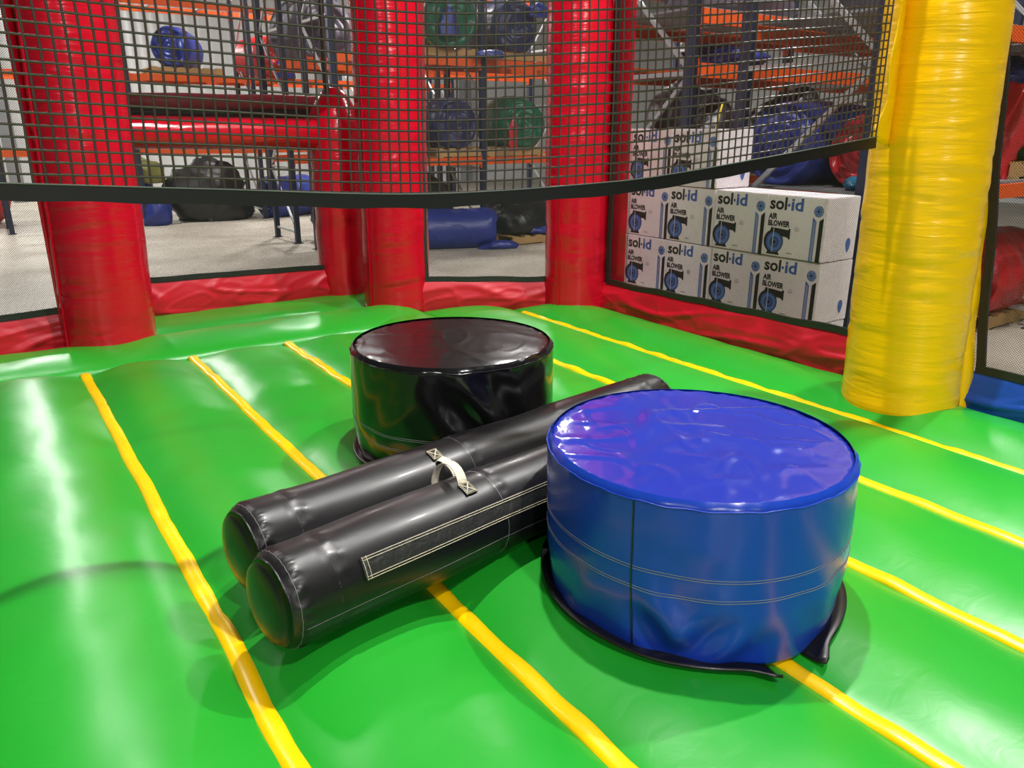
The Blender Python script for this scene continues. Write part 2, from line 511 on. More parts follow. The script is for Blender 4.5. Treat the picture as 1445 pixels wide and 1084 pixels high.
bent_tube('upper_roll', [(n, 6.45, 1.565) for n in nn_], [0.068] * 70, M['maroon'], ARENA, 43)

bent_tube('black_gap_strip', [(n, 6.40, 1.485) for n in nn_], [0.042] * 70, M['black'], ARENA, 44)
# unseen tubes added over the recess to shade the cross beam below
bent_tube('unseen_shade_tube', [(n, 5.92, 2.72) for n in np.linspace(0.6, 2.7, 30)], [0.24] * 30, M['red'], ARENA, 45)
bent_tube('unseen_shade_tube', [(n, 5.42, 2.80) for n in np.linspace(0.7, 2.6, 30)], [0.25] * 30, M['red'], ARENA, 47)
bent_tube('unseen_shade_tube', [(n, 6.40, 2.62) for n in np.linspace(0.6, 2.7, 30)], [0.24] * 30, M['red'], ARENA, 46)

# screen panels with black webbing borders above soft skirts
def panel(p0, p1, zb0, zb1, skirt_mat, seed, edge_mat=None, left_edge=True, right_edge=True, ztop=2.6, lean=0.0):
    p0, p1 = np.array(p0, float), np.array(p1, float)
    L = np.linalg.norm(p1 - p0); d = (p1 - p0) / L
    nrm = np.array([d[1], -d[0]])                 # outward or inward, only for relief
    r = np.random.RandomState(seed)
    # screen
    nu, nv = 24, 20
    V, UV = [], []
    for j in range(nv):
        for i in range(nu):
            t = i / (nu - 1); zb = zb0 + (zb1 - zb0) * t
            z = zb + (ztop - zb) * j / (nv - 1)
            off = 0.006 * math.sin(t * 7 + seed) * math.sin(z * 3)
            q = p0 + d * (L * t - lean * z * (1 - t)) + nrm * off
            V.append((q[0], q[1], z)); UV.append((L * t - lean * z * (1 - t), z))
    mesh_obj('screen', V, grid_faces(nu, nv), M['screen'], ARENA, True, UV)
    # border webbing
    ts = np.linspace(0, 1, 40)
    wv = Waves(seed + 3, 5, 1, 6)
    path = [(p0[0] + d[0] * L * t, p0[1] + d[1] * L * t, zb0 + (zb1 - zb0) * t + 0.003 * float(wv(np.array([[t * L * 2]]))[0])) for t in ts]
    webbing_strip('border_webbing', [(a - nrm[0] * 0.008, b - nrm[1] * 0.008, c) for a, b, c in path], [(nrm[0], nrm[1], 0)] * 40, 0.04, 0.016, M['trim'], ARENA)
    for on, t, sg in ((left_edge, 0.0, 1), (right_edge, 1.0, -1)):
        if on:
            q = p0 + d * (L * t + sg * 0.02)
            zs = np.linspace(zb0 if t == 0 else zb1, ztop, 40)
            ln_ = lean if t == 0 else 0.0
            webbing_strip('border_webbing', [(q[0] - nrm[0] * 0.009 + d[0] * (0.004 * math.sin(z * 9) - ln_ * (z - zs[0])), q[1] - nrm[1] * 0.009 + d[1] * (0.004 * math.sin(z * 9) - ln_ * (z - zs[0])), z) for z in zs], [(nrm[0], nrm[1], 0)] * 40, 0.04, 0.018, M['trim'], ARENA)
    # skirt: soft fabric with pulled diagonal folds
    nu, nv = int(60 * L) + 30, 26
    w1 = Waves(seed + 5, 7, 2, 10, (0.8, 1.6)); w2 = Waves(seed + 6, 16, 2, 12, (0.8, 1.2))
    ex = 0.12
    T, J = np.meshgrid(np.linspace(-ex, L + ex, nu), np.linspace(0, 1, nv)); T, J = T.ravel(), J.ravel()
    zb = zb0 + (zb1 - zb0) * np.clip(T / L, 0, 1)
    Z = -0.05 + (zb + 0.04) * J
    P2 = np.stack([T + 0.8 * Z, Z * 2 - 0.3 * T], 1)
    env = np.clip(np.sin(math.pi * np.clip(J * 0.93 + 0.03, 0, 1)), 0, 1)
    off = 0.035 * env + env * (0.016 * w1.ridge(P2) + 0.007 * w2.ridge(P2))
    X = p0[0] + d[0] * T - nrm[0] * (off - 0.01) * SIDE; Y = p0[1] + d[1] * T - nrm[1] * (off - 0.01) * SIDE
    pts = np.column_stack([X, Y, Z])
    o = mesh_obj('skirt', pts, grid_faces(nu, nv), skirt_mat, ARENA, True)
    m_ = o.modifiers.new('thick', 'SOLIDIFY'); m_.thickness = 0.006; m_.offset = 0
    return o
SIDE = -1
panel((-1.7, 5.57), (0.43, 5.60), 0.255, 0.275, M['red_skirt'], 51, left_edge=False)
panel((0.70, 6.24), (2.50, 6.17), 0.31, 0.275, M['red_skirt'], 52)
panel((2.82, 5.30), (3.72, 4.80), 0.262, 0.245, M['red_skirt'], 53)
panel((3.985, 4.475), (3.985, 2.12), 0.245, 0.285, M['red_skirt'], 54)
panel((3.99, 1.70), (4.0, -1.1), 0.24, 0.24, M['blue_skirt'], 55, right_edge=False, lean=0.11)

# red side strips of fabric that carry the screens beside the columns
def side_strip(p0, p1, mat, seed, z0=0.0, z1=2.6, name='side_strip', lean=0.0):
    nv = 50
    V = []
    wv = Waves(seed, 14, 1, 8)
    for z in np.linspace(z0, z1, nv):
        k = 0.004 * float(wv(np.array([[z]]))[0])
        le = lean * z
        V += [(p0[0], p0[1] + le, z), ((p0[0] + p1[0]) / 2 + k, (p0[1] + p1[1]) / 2 + k + le, z), (p1[0] + k, p1[1] + k + le, z)]
    o = mesh_obj(name, V, grid_faces(3, nv), mat, ARENA, True)
    m_ = o.modifiers.new('thick', 'SOLIDIFY'); m_.thickness = 0.006; m_.offset = 0
    return o
side_strip((0.345, 5.56), (0.40, 5.585), M['red'], 61)
side_strip((4.03, 4.55), (4.05, 4.345), M['red'], 62)
side_strip((2.79, 5.32), (2.84, 5.30), M['red'], 64)
side_strip((3.66, 4.83), (3.72, 4.79), M['red'], 65)
side_strip((3.92, 1.71), (3.985, 1.69), M['yellow_col'], 66, lean=0.10)

# ------------------------------------------------------------------ knotted net hung inside, with its black hem
NET_W = [(-2.6, 1.62, 1.27), (-2.0, 1.86, 1.235), (-1.4, 2.13, 1.198), (-0.91, 2.36, 1.165), (-0.29, 2.62, 1.130), (0.32, 2.80, 1.155), (0.62, 2.93, 1.183), (0.9, 3.08, 1.218), (1.2, 3.26, 1.255), (1.60, 3.52, 1.305)]
def catmull(P, per=40):
    P = [np.array(p, float) for p in P]; out = []
    for i in range(len(P) - 1):
        a = P[max(0, i - 1)]; b_ = P[i]; c_ = P[i + 1]; d_ = P[min(len(P) - 1, i + 2)]
        for k in range(per):
            t = k / per
            out.append(0.5 * ((2 * b_) + (-a + c_) * t + (2 * a - 5 * b_ + 4 * c_ - d_) * t * t + (-a + 3 * b_ - 3 * c_ + d_) * t ** 3))
    out.append(P[-1]); return np.array(out)
nc = catmull(NET_W)
seg = np.r_[0, np.cumsum(np.linalg.norm(np.diff(nc, axis=0), axis=1))]
def net_pt(a):
    w_ = np.array([np.interp(a, seg, nc[:, i]) for i in range(3)])
    ln = w2loc(w_[0], w_[1]); return np.array([ln[0], ln[1], w_[2]])
CELL = 0.0325
NA = int(seg[-1] / CELL); NZ = 22
jw = Waves(71, 3.0, 2, 10); jw2 = Waves(72, 3.0, 2, 10); jw3 = Waves(73, 9.0, 2, 10)
base = np.array([net_pt(i * CELL) for i in range(NA + 1)])
tang = np.gradient(base, axis=0); tang /= np.linalg.norm(tang, axis=1)[:, None]
G = np.zeros((NA + 1, NZ, 3))
for i in range(NA + 1):
    for j in range(NZ):
        q = np.array([[i * CELL, j * CELL]])
        p = base[i].copy()
        p[2] += 0.035 + j * CELL + 0.006 * float(jw(q)[0])
        p += tang[i] * (0.007 * float(jw2(q)[0]) + 0.0015 * float(jw3(q)[0]))
        p[0] += 0.02 * math.sin(j * 0.05 + i * 0.02) * (j / NZ)
        G[i, j] = p
def strands(lines, r):
    V, Fc = [], []
    for L_ in lines:
        L_ = np.asarray(L_); o0 = len(V)
        d = np.gradient(L_, axis=0); d /= np.linalg.norm(d, axis=1)[:, None]
        for p, q in zip(L_, d):
            up = np.array([0, 0, 1.0]) if abs(q[2]) < 0.8 else np.array([tx, ty, 0])
            u = np.cross(q, up); u /= np.linalg.norm(u); v_ = np.cross(u, q)
            for a, b_ in ((1, 0), (0, 1), (-1, 0), (0, -1)):
                V.append(p + (u * a + v_ * b_) * r)
        for i in range(len(L_) - 1):
            for k in range(4):
                k2 = (k + 1) % 4
                Fc.append((o0 + i * 4 + k, o0 + i * 4 + k2, o0 + i * 4 + 4 + k2, o0 + i * 4 + 4 + k))
    return V, Fc
tx, ty = 0.9, 0.1
V, Fc = strands([G[i] for i in range(NA + 1)], 0.0036)
netv = mesh_obj('net_cords_upright', V, Fc, M['net'], ARENA, True); netv['kind'] = 'stuff'
V, Fc = strands([G[:, j] for j in range(NZ)], 0.0034)
neth = mesh_obj('net_cords_level', V, Fc, M['net'], ARENA, True); neth['kind'] = 'stuff'
hem_n = []
for i in range(NA + 1):
    t = tang[i]; hem_n.append((t[1], -t[0], 0.0))
hem = [tuple(base[i] + np.array([0, 0, 0.021 + 0.002 * math.sin(i * 0.7)])) for i in range(NA + 1)]
webbing_strip('net_hem', hem, hem_n, 0.046, 0.006, M['black'], ARENA)
topg = [tuple(G[i, NZ - 1] + np.array([0, 0, 0.016])) for i in range(NA + 1)]
webbing_strip('net_hem', topg, hem_n, 0.046, 0.006, M['black'], ARENA)
tube('hem_cord', [tuple(base[i] + np.array([hem_n[i][0] * 0.008, hem_n[i][1] * 0.008, 0.044])) for i in range(NA + 1)], 0.0022, M['thread_dull'], ARENA, 5)
# yellow fabric flap holding the net's edge on the yellow column
def flap():
    a = net_pt(seg[-1]);
    cx, cy = COLS['cy'][0], COLS['cy'][1]
    nv, nu = 40, 8
    V = []
    wv = Waves(81, 16, 1, 8)
    lx, ly = lean_w(-0.11, 0.0)
    for j in range(nv):
        z = 1.315 + j * 0.034
        ln = z / 2.9; R = COLS['cy'][2] + (COLS['cy'][3] - COLS['cy'][2]) * ln
        for i in range(nu):
            t = i / (nu - 1)
            # from a front tangent line on the column to the net edge
            ang = math.radians(170)
            q0 = np.array([cx + lx * ln + (R + 0.004) * math.cos(ang), cy + ly * ln + (R + 0.004) * math.sin(ang)])
            q1 = a[:2] + np.array([0.012 * float(wv(np.array([[z]]))[0]) + 0.02 * ln, 0.0]) + (np.array([-0.025, 0.03]) * max(0, 1 - j / 5.0))
            p = q0 * (1 - t) + q1 * t
            bow = 0.012 * math.sin(t * math.pi) + 0.004 * math.sin(z * 38 + t * 6) * math.sin(t * math.pi)
            dz = 0.02 * t * max(0, 1 - j / 6.0) - 0.015 * (1 - t) * max(0, 1 - j / 6.0)
            V.append((p[0] - bow * 0.6, p[1] - bow * 0.8, z + dz))
    o = mesh_obj('net_flap', V, grid_faces(nu, nv), M['yellow_col'], ARENA, True)
    m_ = o.modifiers.new('thick', 'SOLIDIFY'); m_.thickness = 0.005; m_.offset = 0
flap()

# ------------------------------------------------------------------ pedestals
def pedestal(name, label, wx, wy, zb, R, H, mats, seed, stitch_h, seam_dir, folds, dent, crumple=1.0, tilt=(0, 0)):
    root = bpy.data.objects.new(name, None); C.objects.link(root)
    root.location = (wx, wy, zb); root.rotation_euler = (tilt[0], tilt[1], 0)
    tag(root, label, 'pedestal', 'round joust pedestals')
    nu = 180
    th = np.linspace(0, 2 * math.pi, nu, endpoint=False)
    w1 = Waves(seed, 5, 3, 14, (1, 1, 0.6)); w2 = Waves(seed + 1, 14, 3, 16); w3 = Waves(seed + 2, 30, 3, 16)
    # side cover
    nz = 60
    zs = np.linspace(0, 1, nz)
    T, Zf = np.meshgrid(th, zs); T, Zf = T.ravel(), Zf.ravel()
    def radius(T, Zf):
        rad = R * (0.955 + 0.05 * np.clip(Zf / 0.35, 0, 1) ** 0.7) + 0.006 * np.sin(math.pi * Zf)
        rad = np.where(Zf > 0.95, rad - 0.012 * ((Zf - 0.95) / 0.05) ** 2, rad)
        P3 = np.column_stack([np.cos(T) * R, np.sin(T) * R, Zf * H])
        rad += 0.0025 * w1(P3) + 0.0014 * w2.ridge(P3) * (1 - Zf) * 2
        rad += 0.0018 * np.sin(T * 41 + 3 * np.sin(T * 5)) * np.clip((Zf - 0.86) / 0.14, 0, 1) * (1 - np.clip((Zf - .97) / .03, 0, 1))
        for (t0, z0, st, sz, am, fr, sl) in folds:
            dt = (T - t0 + math.pi) % (2 * math.pi) - math.pi
            rad += am * np.exp(-(dt / st) ** 2 - ((Zf - z0) / sz) ** 2) * np.sin(fr * (dt + sl * (Zf - z0)))
        dt = (T - dent[0] + math.pi) % (2 * math.pi) - math.pi
        rad -= dent[1] * np.exp(-(dt / 0.55) ** 2 - (np.maximum(Zf - 0.55, 0) / 0.22) ** 2)
        return rad
    rad = radius(T, Zf)
    wob = 0.010 * np.sin(T * 3 + 1) + 0.008 * np.sin(T * 7)
    pts = np.column_stack([rad * np.cos(T), rad * np.sin(T), Zf * H + wob * (1 - Zf) ** 3 * 0.8 + 0.006])
    fs = grid_faces(nu, nz, True) + [tuple(range(nu - 1, -1, -1))]
    side = mesh_obj('side_cover', pts, fs, mats[1], root, True)
    # top cover: ring of piping then a loose, slightly domed sheet
    nr = 60
    rr = np.linspace(1, 0.0, nr)
    rr[-1] = 0.004
    T, Rr = np.meshgrid(th, rr); T, Rr = T.ravel(), Rr.ravel()
    Re = radius(T, np.ones_like(T) * 0.97)
    X, Y = Re * Rr * np.cos(T), Re * Rr * np.sin(T)
    P3 = np.column_stack([X, Y, 0 * X])
    e = np.clip((1 - Rr) / 0.05, 0, 1)
    edge_p = -0.022 * (1 - np.sqrt(np.clip(1 - (1 - e) ** 2, 0, 1)))
    Z = H + edge_p + 0.006 * (1 - Rr ** 2) + 0.0024 * w1(P3) * crumple + crumple * (0.0040 * w2.ridge(P3 * [1.0, 1.7, 1]) + 0.0030 * w3.ridge(P3 * [1.3, 0.8, 1])) * np.clip((1 - Rr) * 8, 0.15, 1)
    Z += 0.0022 * np.sin(T * 53 + 4 * np.sin(T * 7)) * np.exp(-((Rr - 0.965) / 0.02) ** 2)
    pts = np.column_stack([X, Y, Z])
    fs = grid_faces(nu, nr, True) + [tuple((nr - 1) * nu + i for i in range(nu))]
    mesh_obj('top_cover', pts, fs, mats[0], root, True)
    # rim welt
    tt = np.linspace(0, 2 * math.pi, 160, endpoint=False)
    rw = radius(tt, np.ones_like(tt) * 0.955)
    tube('rim_welt', [((rw[i] + 0.001) * math.cos(t), (rw[i] + 0.001) * math.sin(t), H * 0.962 + 0.004 + 0.0015 * math.sin(t * 23)) for i, t in enumerate(tt)], 0.0022, mats[1], root, 6, True)
    # rows of stitching
    for zf in stitch_h:
        rw = radius(tt, np.ones_like(tt) * zf)
        tube('stitching', [((rw[i] + 0.0004) * math.cos(t), (rw[i] + 0.0004) * math.sin(t), H * zf + 0.006 + 0.004 * math.sin(t * 2 + 1)) for i, t in enumerate(tt)], 0.0011, mats[2], root, 4, True)
    zz_ = np.linspace(0.02, 0.96, 40)
    rw = radius(np.ones(40) * seam_dir, zz_)
    webbing_strip('side_seam', [((rw[i]) * math.cos(seam_dir + 0.03 * (1 - z)), (rw[i]) * math.sin(seam_dir + 0.03 * (1 - z)), z * H + 0.006) for i, z in enumerate(zz_)], [(math.cos(seam_dir), math.sin(seam_dir), 0)] * 40, 0.004, 0.002, M['black'], root)
    return root, radius

BLX, BLY = 0.545, 2.085
bl_ang = math.atan2(-BLY, -BLX)
blue, _ = pedestal('joust_pedestal', 'blue vinyl covered round pedestal in the foreground', BLX, BLY, DECK + 0.045, 0.438, 0.475,
    (M['blue'], M['blue_side'], M['thread_dull']), 91, (0.44, 0.455, 0.56, 0.575), bl_ang - 0.33,
    [(bl_ang - 0.12, 0.2, 0.16, 0.22, 0.02, 13, 0.9), (bl_ang + 0.2, 0.14, 0.3, 0.16, 0.013, 16, -0.7), (bl_ang + 0.9, 0.25, 0.3, 0.25, 0.006, 15, 0.8),
     (bl_ang - 0.8, 0.2, 0.3, 0.2, 0.006, 14, -0.8), (bl_ang + 0.05, 0.66, 0.3, 0.12, 0.003, 8, 1.2)], (math.radians(133), 0.05))
BKX, BKY = -0.255, 3.15
bk_ang = math.atan2(-BKY, -BKX)
blackp, _ = pedestal('joust_pedestal', 'black vinyl covered round pedestal behind the two padded poles', BKX, BKY, DECK + 0.045, 0.426, 0.48,
    (M['black_top'], M['black_gloss'], M['thread_dull']), 95, (0.27, 0.285, 0.38, 0.395), bk_ang + 2.2,
    [(bk_ang + 0.25, 0.55, 0.35, 0.32, 0.026, 11, 0.9), (bk_ang + 0.7, 0.5, 0.3, 0.3, 0.007, 13, 0.8), (bk_ang - 0.7, 0.5, 0.4, 0.3, 0.006, 11, -0.7), (bk_ang - 0.3, 0.12, 0.5, 0.12, 0.006, 18, 0.6)], (math.radians(-47), 0.03), 0.3)

# black base pads of fabric under the pedestals, following the bouncing floor
def base_pad(name, root, cx, cy, R, notch, label_mat, seed):
    """ring of black hook fabric; notch = (angle, half width) left open"""
    V = []; nu, nr = 150, 8
    a0 = notch[0] + notch[1]; a1 = notch[0] - notch[1] + 2 * math.pi
    T = np.linspace(a0, a1, nu)
    for j in range(nr):
        f = j / (nr - 1)
        for i, t in enumerate(T):
            edge = min(t - a0, a1 - t)
            Rr = R * (1 + 0.012 * math.sin(3 * t + seed)) + 0.035 * math.exp(-(edge / 0.10) ** 2)
            r_ = 0.30 + (Rr - 0.30) * f
            x, y = cx + r_ * math.cos(t), cy + r_ * math.sin(t)
            n, s = w2loc(x, y)
            z = max(deck_at(n, s), 0.022) + 0.006 + 0.008 * f ** 3 * (1 + math.sin(5 * t + seed)) * 0.5 + (0.012 if f == 1 else 0)
            V.append((x - root.location.x, y - root.location.y, z + DECK - root.location.z))
    o = mesh_obj(name, V, grid_faces(nu, nr), M['black'], root, True)
    m_ = o.modifiers.new('thick', 'SOLIDIFY'); m_.thickness = 0.008; m_.offset = 0
    return o
base_pad('base_pad', blue, BLX, BLY, 0.458, (math.radians(-64), 0.16), None, 1)
base_pad('base_pad', blackp, BKX, BKY, 0.44, (math.radians(120), 0.02), None, 2)

# ------------------------------------------------------------------ padded joust poles
def pole(label, x0, y0, z0, x1, y1, z1, R, seed, rings, handle_at, strip=None, handle_side=1):
    p0, p1 = Vector((x0, y0, z0)), Vector((x1, y1, z1))
    L = (p1 - p0).length
    root = bpy.data.objects.new('joust_pole', None); C.objects.link(root)
    yaw = math.atan2(y1 - y0, x1 - x0); pitch = -math.asin((z1 - z0) / L)
    root.location = p0; root.rotation_euler = (0, pitch, yaw)
    tag(root, label, 'padded pole', 'black padded joust poles')
    nu = 96
    th = np.linspace(0, 2 * math.pi, nu, endpoint=False)
    xs = np.concatenate([np.linspace(0, 0.06, 14), np.linspace(0.07, L - 0.07, 150), np.linspace(L - 0.06, L, 14)])
    T, X = np.meshgrid(th, xs); T, X = T.ravel(), X.ravel()
    def radius(T, X):
        e = np.minimum(X, L - X)
        rad = R * (1 - 0.13 * (1 - np.clip(e / 0.05, 0, 1)) ** 2.2)
        w_ = Waves(seed, 8, 3, 12)
        rad = rad + 0.0018 * w_(np.column_stack([X * 1.5, np.cos(T) * 0.4, np.sin(T) * 0.4]))
        pl = np.exp(-((e - 0.034) / 0.016) ** 2)
        rad += 0.0032 * pl * np.sin(T * 30 + 5 * np.sin(3 * T))
        for rx in rings:
            rad -= 0.0028 * np.exp(-((X - rx) / 0.006) ** 2)
            rad += 0.0015 * np.exp(-((X - rx - 0.02) / 0.015) ** 2) * (1 + np.sin(T * 19 + rx * 50))
        return rad
    rad = radius(T, X)
    pts = np.column_stack([X, rad * np.sin(T), rad * np.cos(T)])   # T = 0 is up, T = 90 is left
    fs = grid_faces(nu, len(xs), True)
    # round caps
    def cap(x, sgn):
        V = []; nr = 12
        for j in range(1, nr + 1):
            f = 1 - j / nr
            f = max(f, 0.01)
            for t in th:
                rr = radius(np.array([t]), np.array([x]))[0] * f
                V.append((x + sgn * 0.030 * math.sqrt(1 - f * f) + 0, rr * math.sin(t), rr * math.cos(t)))
        return V
    c0 = cap(xs[0], -1); c1 = cap(xs[-1], 1)
    b0 = len(pts); pts = np.vstack([pts, c0, c1])
    def cap_faces(ring0, start, flip):
        rows = [ring0] + [[start + j * nu + i for i in range(nu)] for j in range(12)]
        o_ = []
        for a, b_ in zip(rows[:-1], rows[1:]):
            for i in range(nu):
                i2 = (i + 1) % nu
                q = (a[i], b_[i], b_[i2], a[i2])
                o_.append(q if not flip else q[::-1])
        o_.append(tuple(rows[-1]) if flip else tuple(rows[-1][::-1]))
        return o_
    fs = fs + cap_faces(list(range(nu)), b0, True)
    fs += cap_faces([(len(xs) - 1) * nu + i for i in range(nu)], b0 + 12 * nu, False)
    body = mesh_obj('body', pts, fs, M['black'], root, True)
    def on(x, t, h=0.0):
        r_ = float(radius(np.array([t]), np.array([x]))[0]) + h
        return (x, r_ * math.sin(t), r_ * math.cos(t))
    def nrm(t): return (0, math.sin(t), math.cos(t))
    # end-cap seams and panel seams
    for x in (0.022, L - 0.022):
        tube('end_seam', [on(x, t, 0.0006) for t in np.linspace(0, 2 * math.pi, 72, endpoint=False)], 0.0009, M['ink_grey'], body, 4, True)
    for x in rings:
        tube('panel_seam', [on(x, t, 0.0008) for t in np.linspace(0, 2 * math.pi, 72, endpoint=False)], 0.0011, M['ink_grey'], body, 4, True)
    tube('long_seam', [on(x, -1.75, 0.0003) for x in np.linspace(0.03, L - 0.03, 80)], 0.0008, M['ink_grey'], body, 4)
    # fastening strip with a double row of stitches
    if strip:
        xa, xb, ta, tb = strip
        for k, t in enumerate((ta, (ta + tb) / 2, tb)): pass
        nx, ntt = 60, 8
        V = [on(xa + (xb - xa) * i / (nx - 1), ta + (tb - ta) * j / (ntt - 1), 0.003 + 0.0012 * math.sin(i * 1.9 + j * 0.4)) for j in range(ntt) for i in range(nx)]
        st = mesh_obj('fastening_strip', V, grid_faces(nx, ntt), M['trim'], root, True)
        m_ = st.modifiers.new('thick', 'SOLIDIFY'); m_.thickness = 0.004; m_.offset = 0
        lines = []
        for t in (ta + 0.02 * (1 if tb > ta else -1), ta + 0.07 * (1 if tb > ta else -1), tb - 0.02 * (1 if tb > ta else -1), tb - 0.07 * (1 if tb > ta else -1)):
            lines.append([on(x, t, 0.0065) for x in np.linspace(xa + 0.006, xb - 0.006, 70)])
        for x in (xa + 0.006, xa + 0.018): lines.append([on(x, t, 0.0065) for t in np.linspace(ta, tb, 12)])
        for x in (xb - 0.006,): lines.append([on(x, t, 0.0065) for t in np.linspace(ta, tb, 12)])
        tubes('stitching', lines, 0.0011, M['thread'], st, 4)
    # carrying handle of beige webbing
    x, ta, tb, lift = handle_at
    hn = 26; path, nr_ = [], []
    for i in range(hn):
        f = i / (hn - 1); t = ta + (tb - ta) * f
        h = 0.004 + lift * math.sin(math.pi * f) ** 0.75
        path.append(on(x + 0.012 * math.sin(f * math.pi), t, h)); nr_.append(nrm(t))
    hd = webbing_strip('handle', path, nr_, 0.03, 0.003, M['webbing'], root)
    for t in (ta, tb):
        sg = -1 if t == ta else 1
        if tb < ta: sg = -sg
        V = [on(x - 0.021 + 0.042 * i / 5, t + sg * 0.36 * j / 5, 0.004) for j in range(6) for i in range(6)]
        pt = mesh_obj('handle_patch', V, grid_faces(6, 6), M['black'], hd, True)
        m_ = pt.modifiers.new('thick', 'SOLIDIFY'); m_.thickness = 0.003; m_.offset = 0
        A = lambda a, b_: on(x - 0.019 + 0.038 * a, t + sg * (0.02 + 0.32 * b_), 0.0068)
        ln = [[A(0, 0), A(1, 0), A(1, 1), A(0, 1), A(0, 0)], [A(0, 0), A(.5, .5), A(1, 1)], [A(1, 0), A(.5, .5), A(0, 1)],
              [A(.15, .1), A(.85, .1), A(.85, .9), A(.15, .9), A(.15, .1)], [A(.1, 0), A(.55, .5), A(1, .9)], [A(.9, 0), A(.45, .5), A(0, .9)]]
        tubes('patch_stitching', ln, 0.0011, M['thread'], hd, 4)
    return root
PR = 0.137
zt = DECK + 0.076 + PR
pole('black padded pole nearest the camera, with a beige-stitched fastening strip', -0.622, 1.695, zt + 0.012, 0.77, 3.00, zt - 0.004, PR, 101,
     (0.135, 0.72, 1.25, 1.78), (0.63, -0.12, 0.95, 0.045), strip=(0.205, 1.45, -0.86, -1.30))
pole('black padded pole lying along the far side of the strip-stitched pole', -0.775, 1.945, zt + 0.012, 0.645, 3.27, zt - 0.004, PR * 0.985, 102,
     (0.135, 0.78, 1.25, 1.78), (0.66, -0.55, -1.6, 0.03))

# ------------------------------------------------------------------ cartons of air blowers
CW, CD, CH = 0.45, 0.36, 0.408
def text_mesh(body, size, bold=0.0):
    cu = bpy.data.curves.new('lettering', 'FONT'); cu.body = body; cu.size = size; cu.offset = bold; cu.resolution_u = 3
    ob = bpy.data.objects.new('lettering', cu); C.objects.link(ob)
    dg = bpy.context.evaluated_depsgraph_get(); dg.update()
    me = ob.evaluated_get(dg).to_mesh()
    v = np.array([tuple(a.co) for a in me.vertices]); f = [tuple(p.vertices) for p in me.polygons]
    ob.evaluated_get(dg).to_mesh_clear()
    C.objects.unlink(ob); bpy.data.objects.remove(ob); bpy.data.curves.remove(cu)
    return v, f
class Print:
    """flat ink on the carton front: (px, py) measured from its lower left corner"""
    def __init__(self): self.V, self.F, self.I = [], [], []
    def add(self, pts, faces, mi, lift=0.0):
        o = len(self.V)
        for px, py in pts: self.V.append((-CD / 2 - 0.0008 - lift, CW / 2 - px, py))
        for f in faces: self.F.append(tuple(i + o for i in f)); self.I.append(mi)
    def rect(self, x0, y0, x1, y1, mi, lift=0.0): self.add([(x0, y0), (x1, y0), (x1, y1), (x0, y1)], [(0, 1, 2, 3)], mi, lift)
    def poly(self, pts, mi, lift=0.0): self.add(pts, [tuple(range(len(pts)))], mi, lift)
    def disc(self, x, y, r, mi, lift=0.0, n=28, sx=1.0): self.poly([(x + r * sx * math.cos(2 * math.pi * k / n), y + r * math.sin(2 * math.pi * k / n)) for k in range(n)], mi, lift)
    def ring(self, x, y, r0, r1, mi, lift=0.0, n=28):
        p = [(x + r * math.cos(2 * math.pi * k / n), y + r * math.sin(2 * math.pi * k / n)) for r in (r0, r1) for k in range(n)]
        self.add(p, [(k, (k + 1) % n, n + (k + 1) % n, n + k) for k in range(n)], mi, lift)
    def text(self, s, x, y, size, mi, bold=0.0, width=None, lift=0.0):
        v, f = text_mesh(s, size, bold)
        wd = v[:, 0].max() - v[:, 0].min()
        k = (width / wd) if width else 1.0
        self.add([((a[0] - v[:, 0].min()) * k + x, a[1] + y) for a in v], f, mi, lift)
    def mesh(self, name, mats):
        me = bpy.data.meshes.new(name); me.from_pydata(self.V, [], self.F)
        for m_ in mats: me.materials.append(m_)
        me.polygons.foreach_set('material_index', self.I); me.update(); return me
INKS = [M['ink_black'], M['ink_blue'], M['ink_grey'], M['ink_lightblue'], M['ink_white']]
p = Print()
p.text('sol', 0.020, 0.315, 0.112, 0, 0.0034, 0.134)
p.disc(0.169, 0.345, 0.010, 1)
p.text('id', 0.187, 0.315, 0.112, 1, 0.0034, 0.092)
me_letter = p.mesh('brand_lettering', INKS)
p = Print()
p.text('AIR', 0.018, 0.250, 0.050, 0, 0.0026, 0.070)
p.text('BLOWER', 0.018, 0.204, 0.050, 0, 0.0026, 0.172)
me_prod = p.mesh('product_lettering', INKS)
p = Print()
bx, by = 0.082, 0.096
p.disc(bx - 0.008, by + 0.004, 0.078, 0)
p.poly([(bx - 0.055, by + 0.03), (bx + 0.02, by + 0.045), (bx + 0.098, by + 0.040), (bx + 0.108, by + 0.028), (bx + 0.118, by + 0.028), (bx + 0.118, by + 0.098), (bx + 0.108, by + 0.098), (bx + 0.098, by + 0.088), (bx - 0.035, by + 0.098)], 0)
p.poly([(bx - 0.06, by - 0.083), (bx + 0.05, by - 0.083), (bx + 0.035, by - 0.06), (bx - 0.045, by - 0.06)], 0)
p.disc(bx, by, 0.066, 1, 0.0004)
p.ring(bx, by, 0.044, 0.050, 3, 0.0008); p.ring(bx, by, 0.026, 0.031, 0, 0.0008); p.disc(bx, by, 0.012, 0, 0.0008)
p.rect(bx - 0.014, by - 0.066, bx - 0.009, by + 0.095, 4, 0.0012)
p.rect(0.182, 0.030, 0.228, 0.036, 2)
me_pic = p.mesh('blower_picture', INKS)
p = Print()
p.ring(0.245, 0.196, 0.010, 0.0135, 2); p.text('UL', 0.238, 0.190, 0.015, 2, 0.0, 0.014)
p.rect(0.228, 0.184, 0.236, 0.187, 2); p.rect(0.254, 0.184, 0.264, 0.187, 2); p.rect(0.262, 0.196, 0.270, 0.199, 2)
me_ul = p.mesh('approval_mark', INKS)
p = Print()
cx_, cy_ = 0.395, 0.322
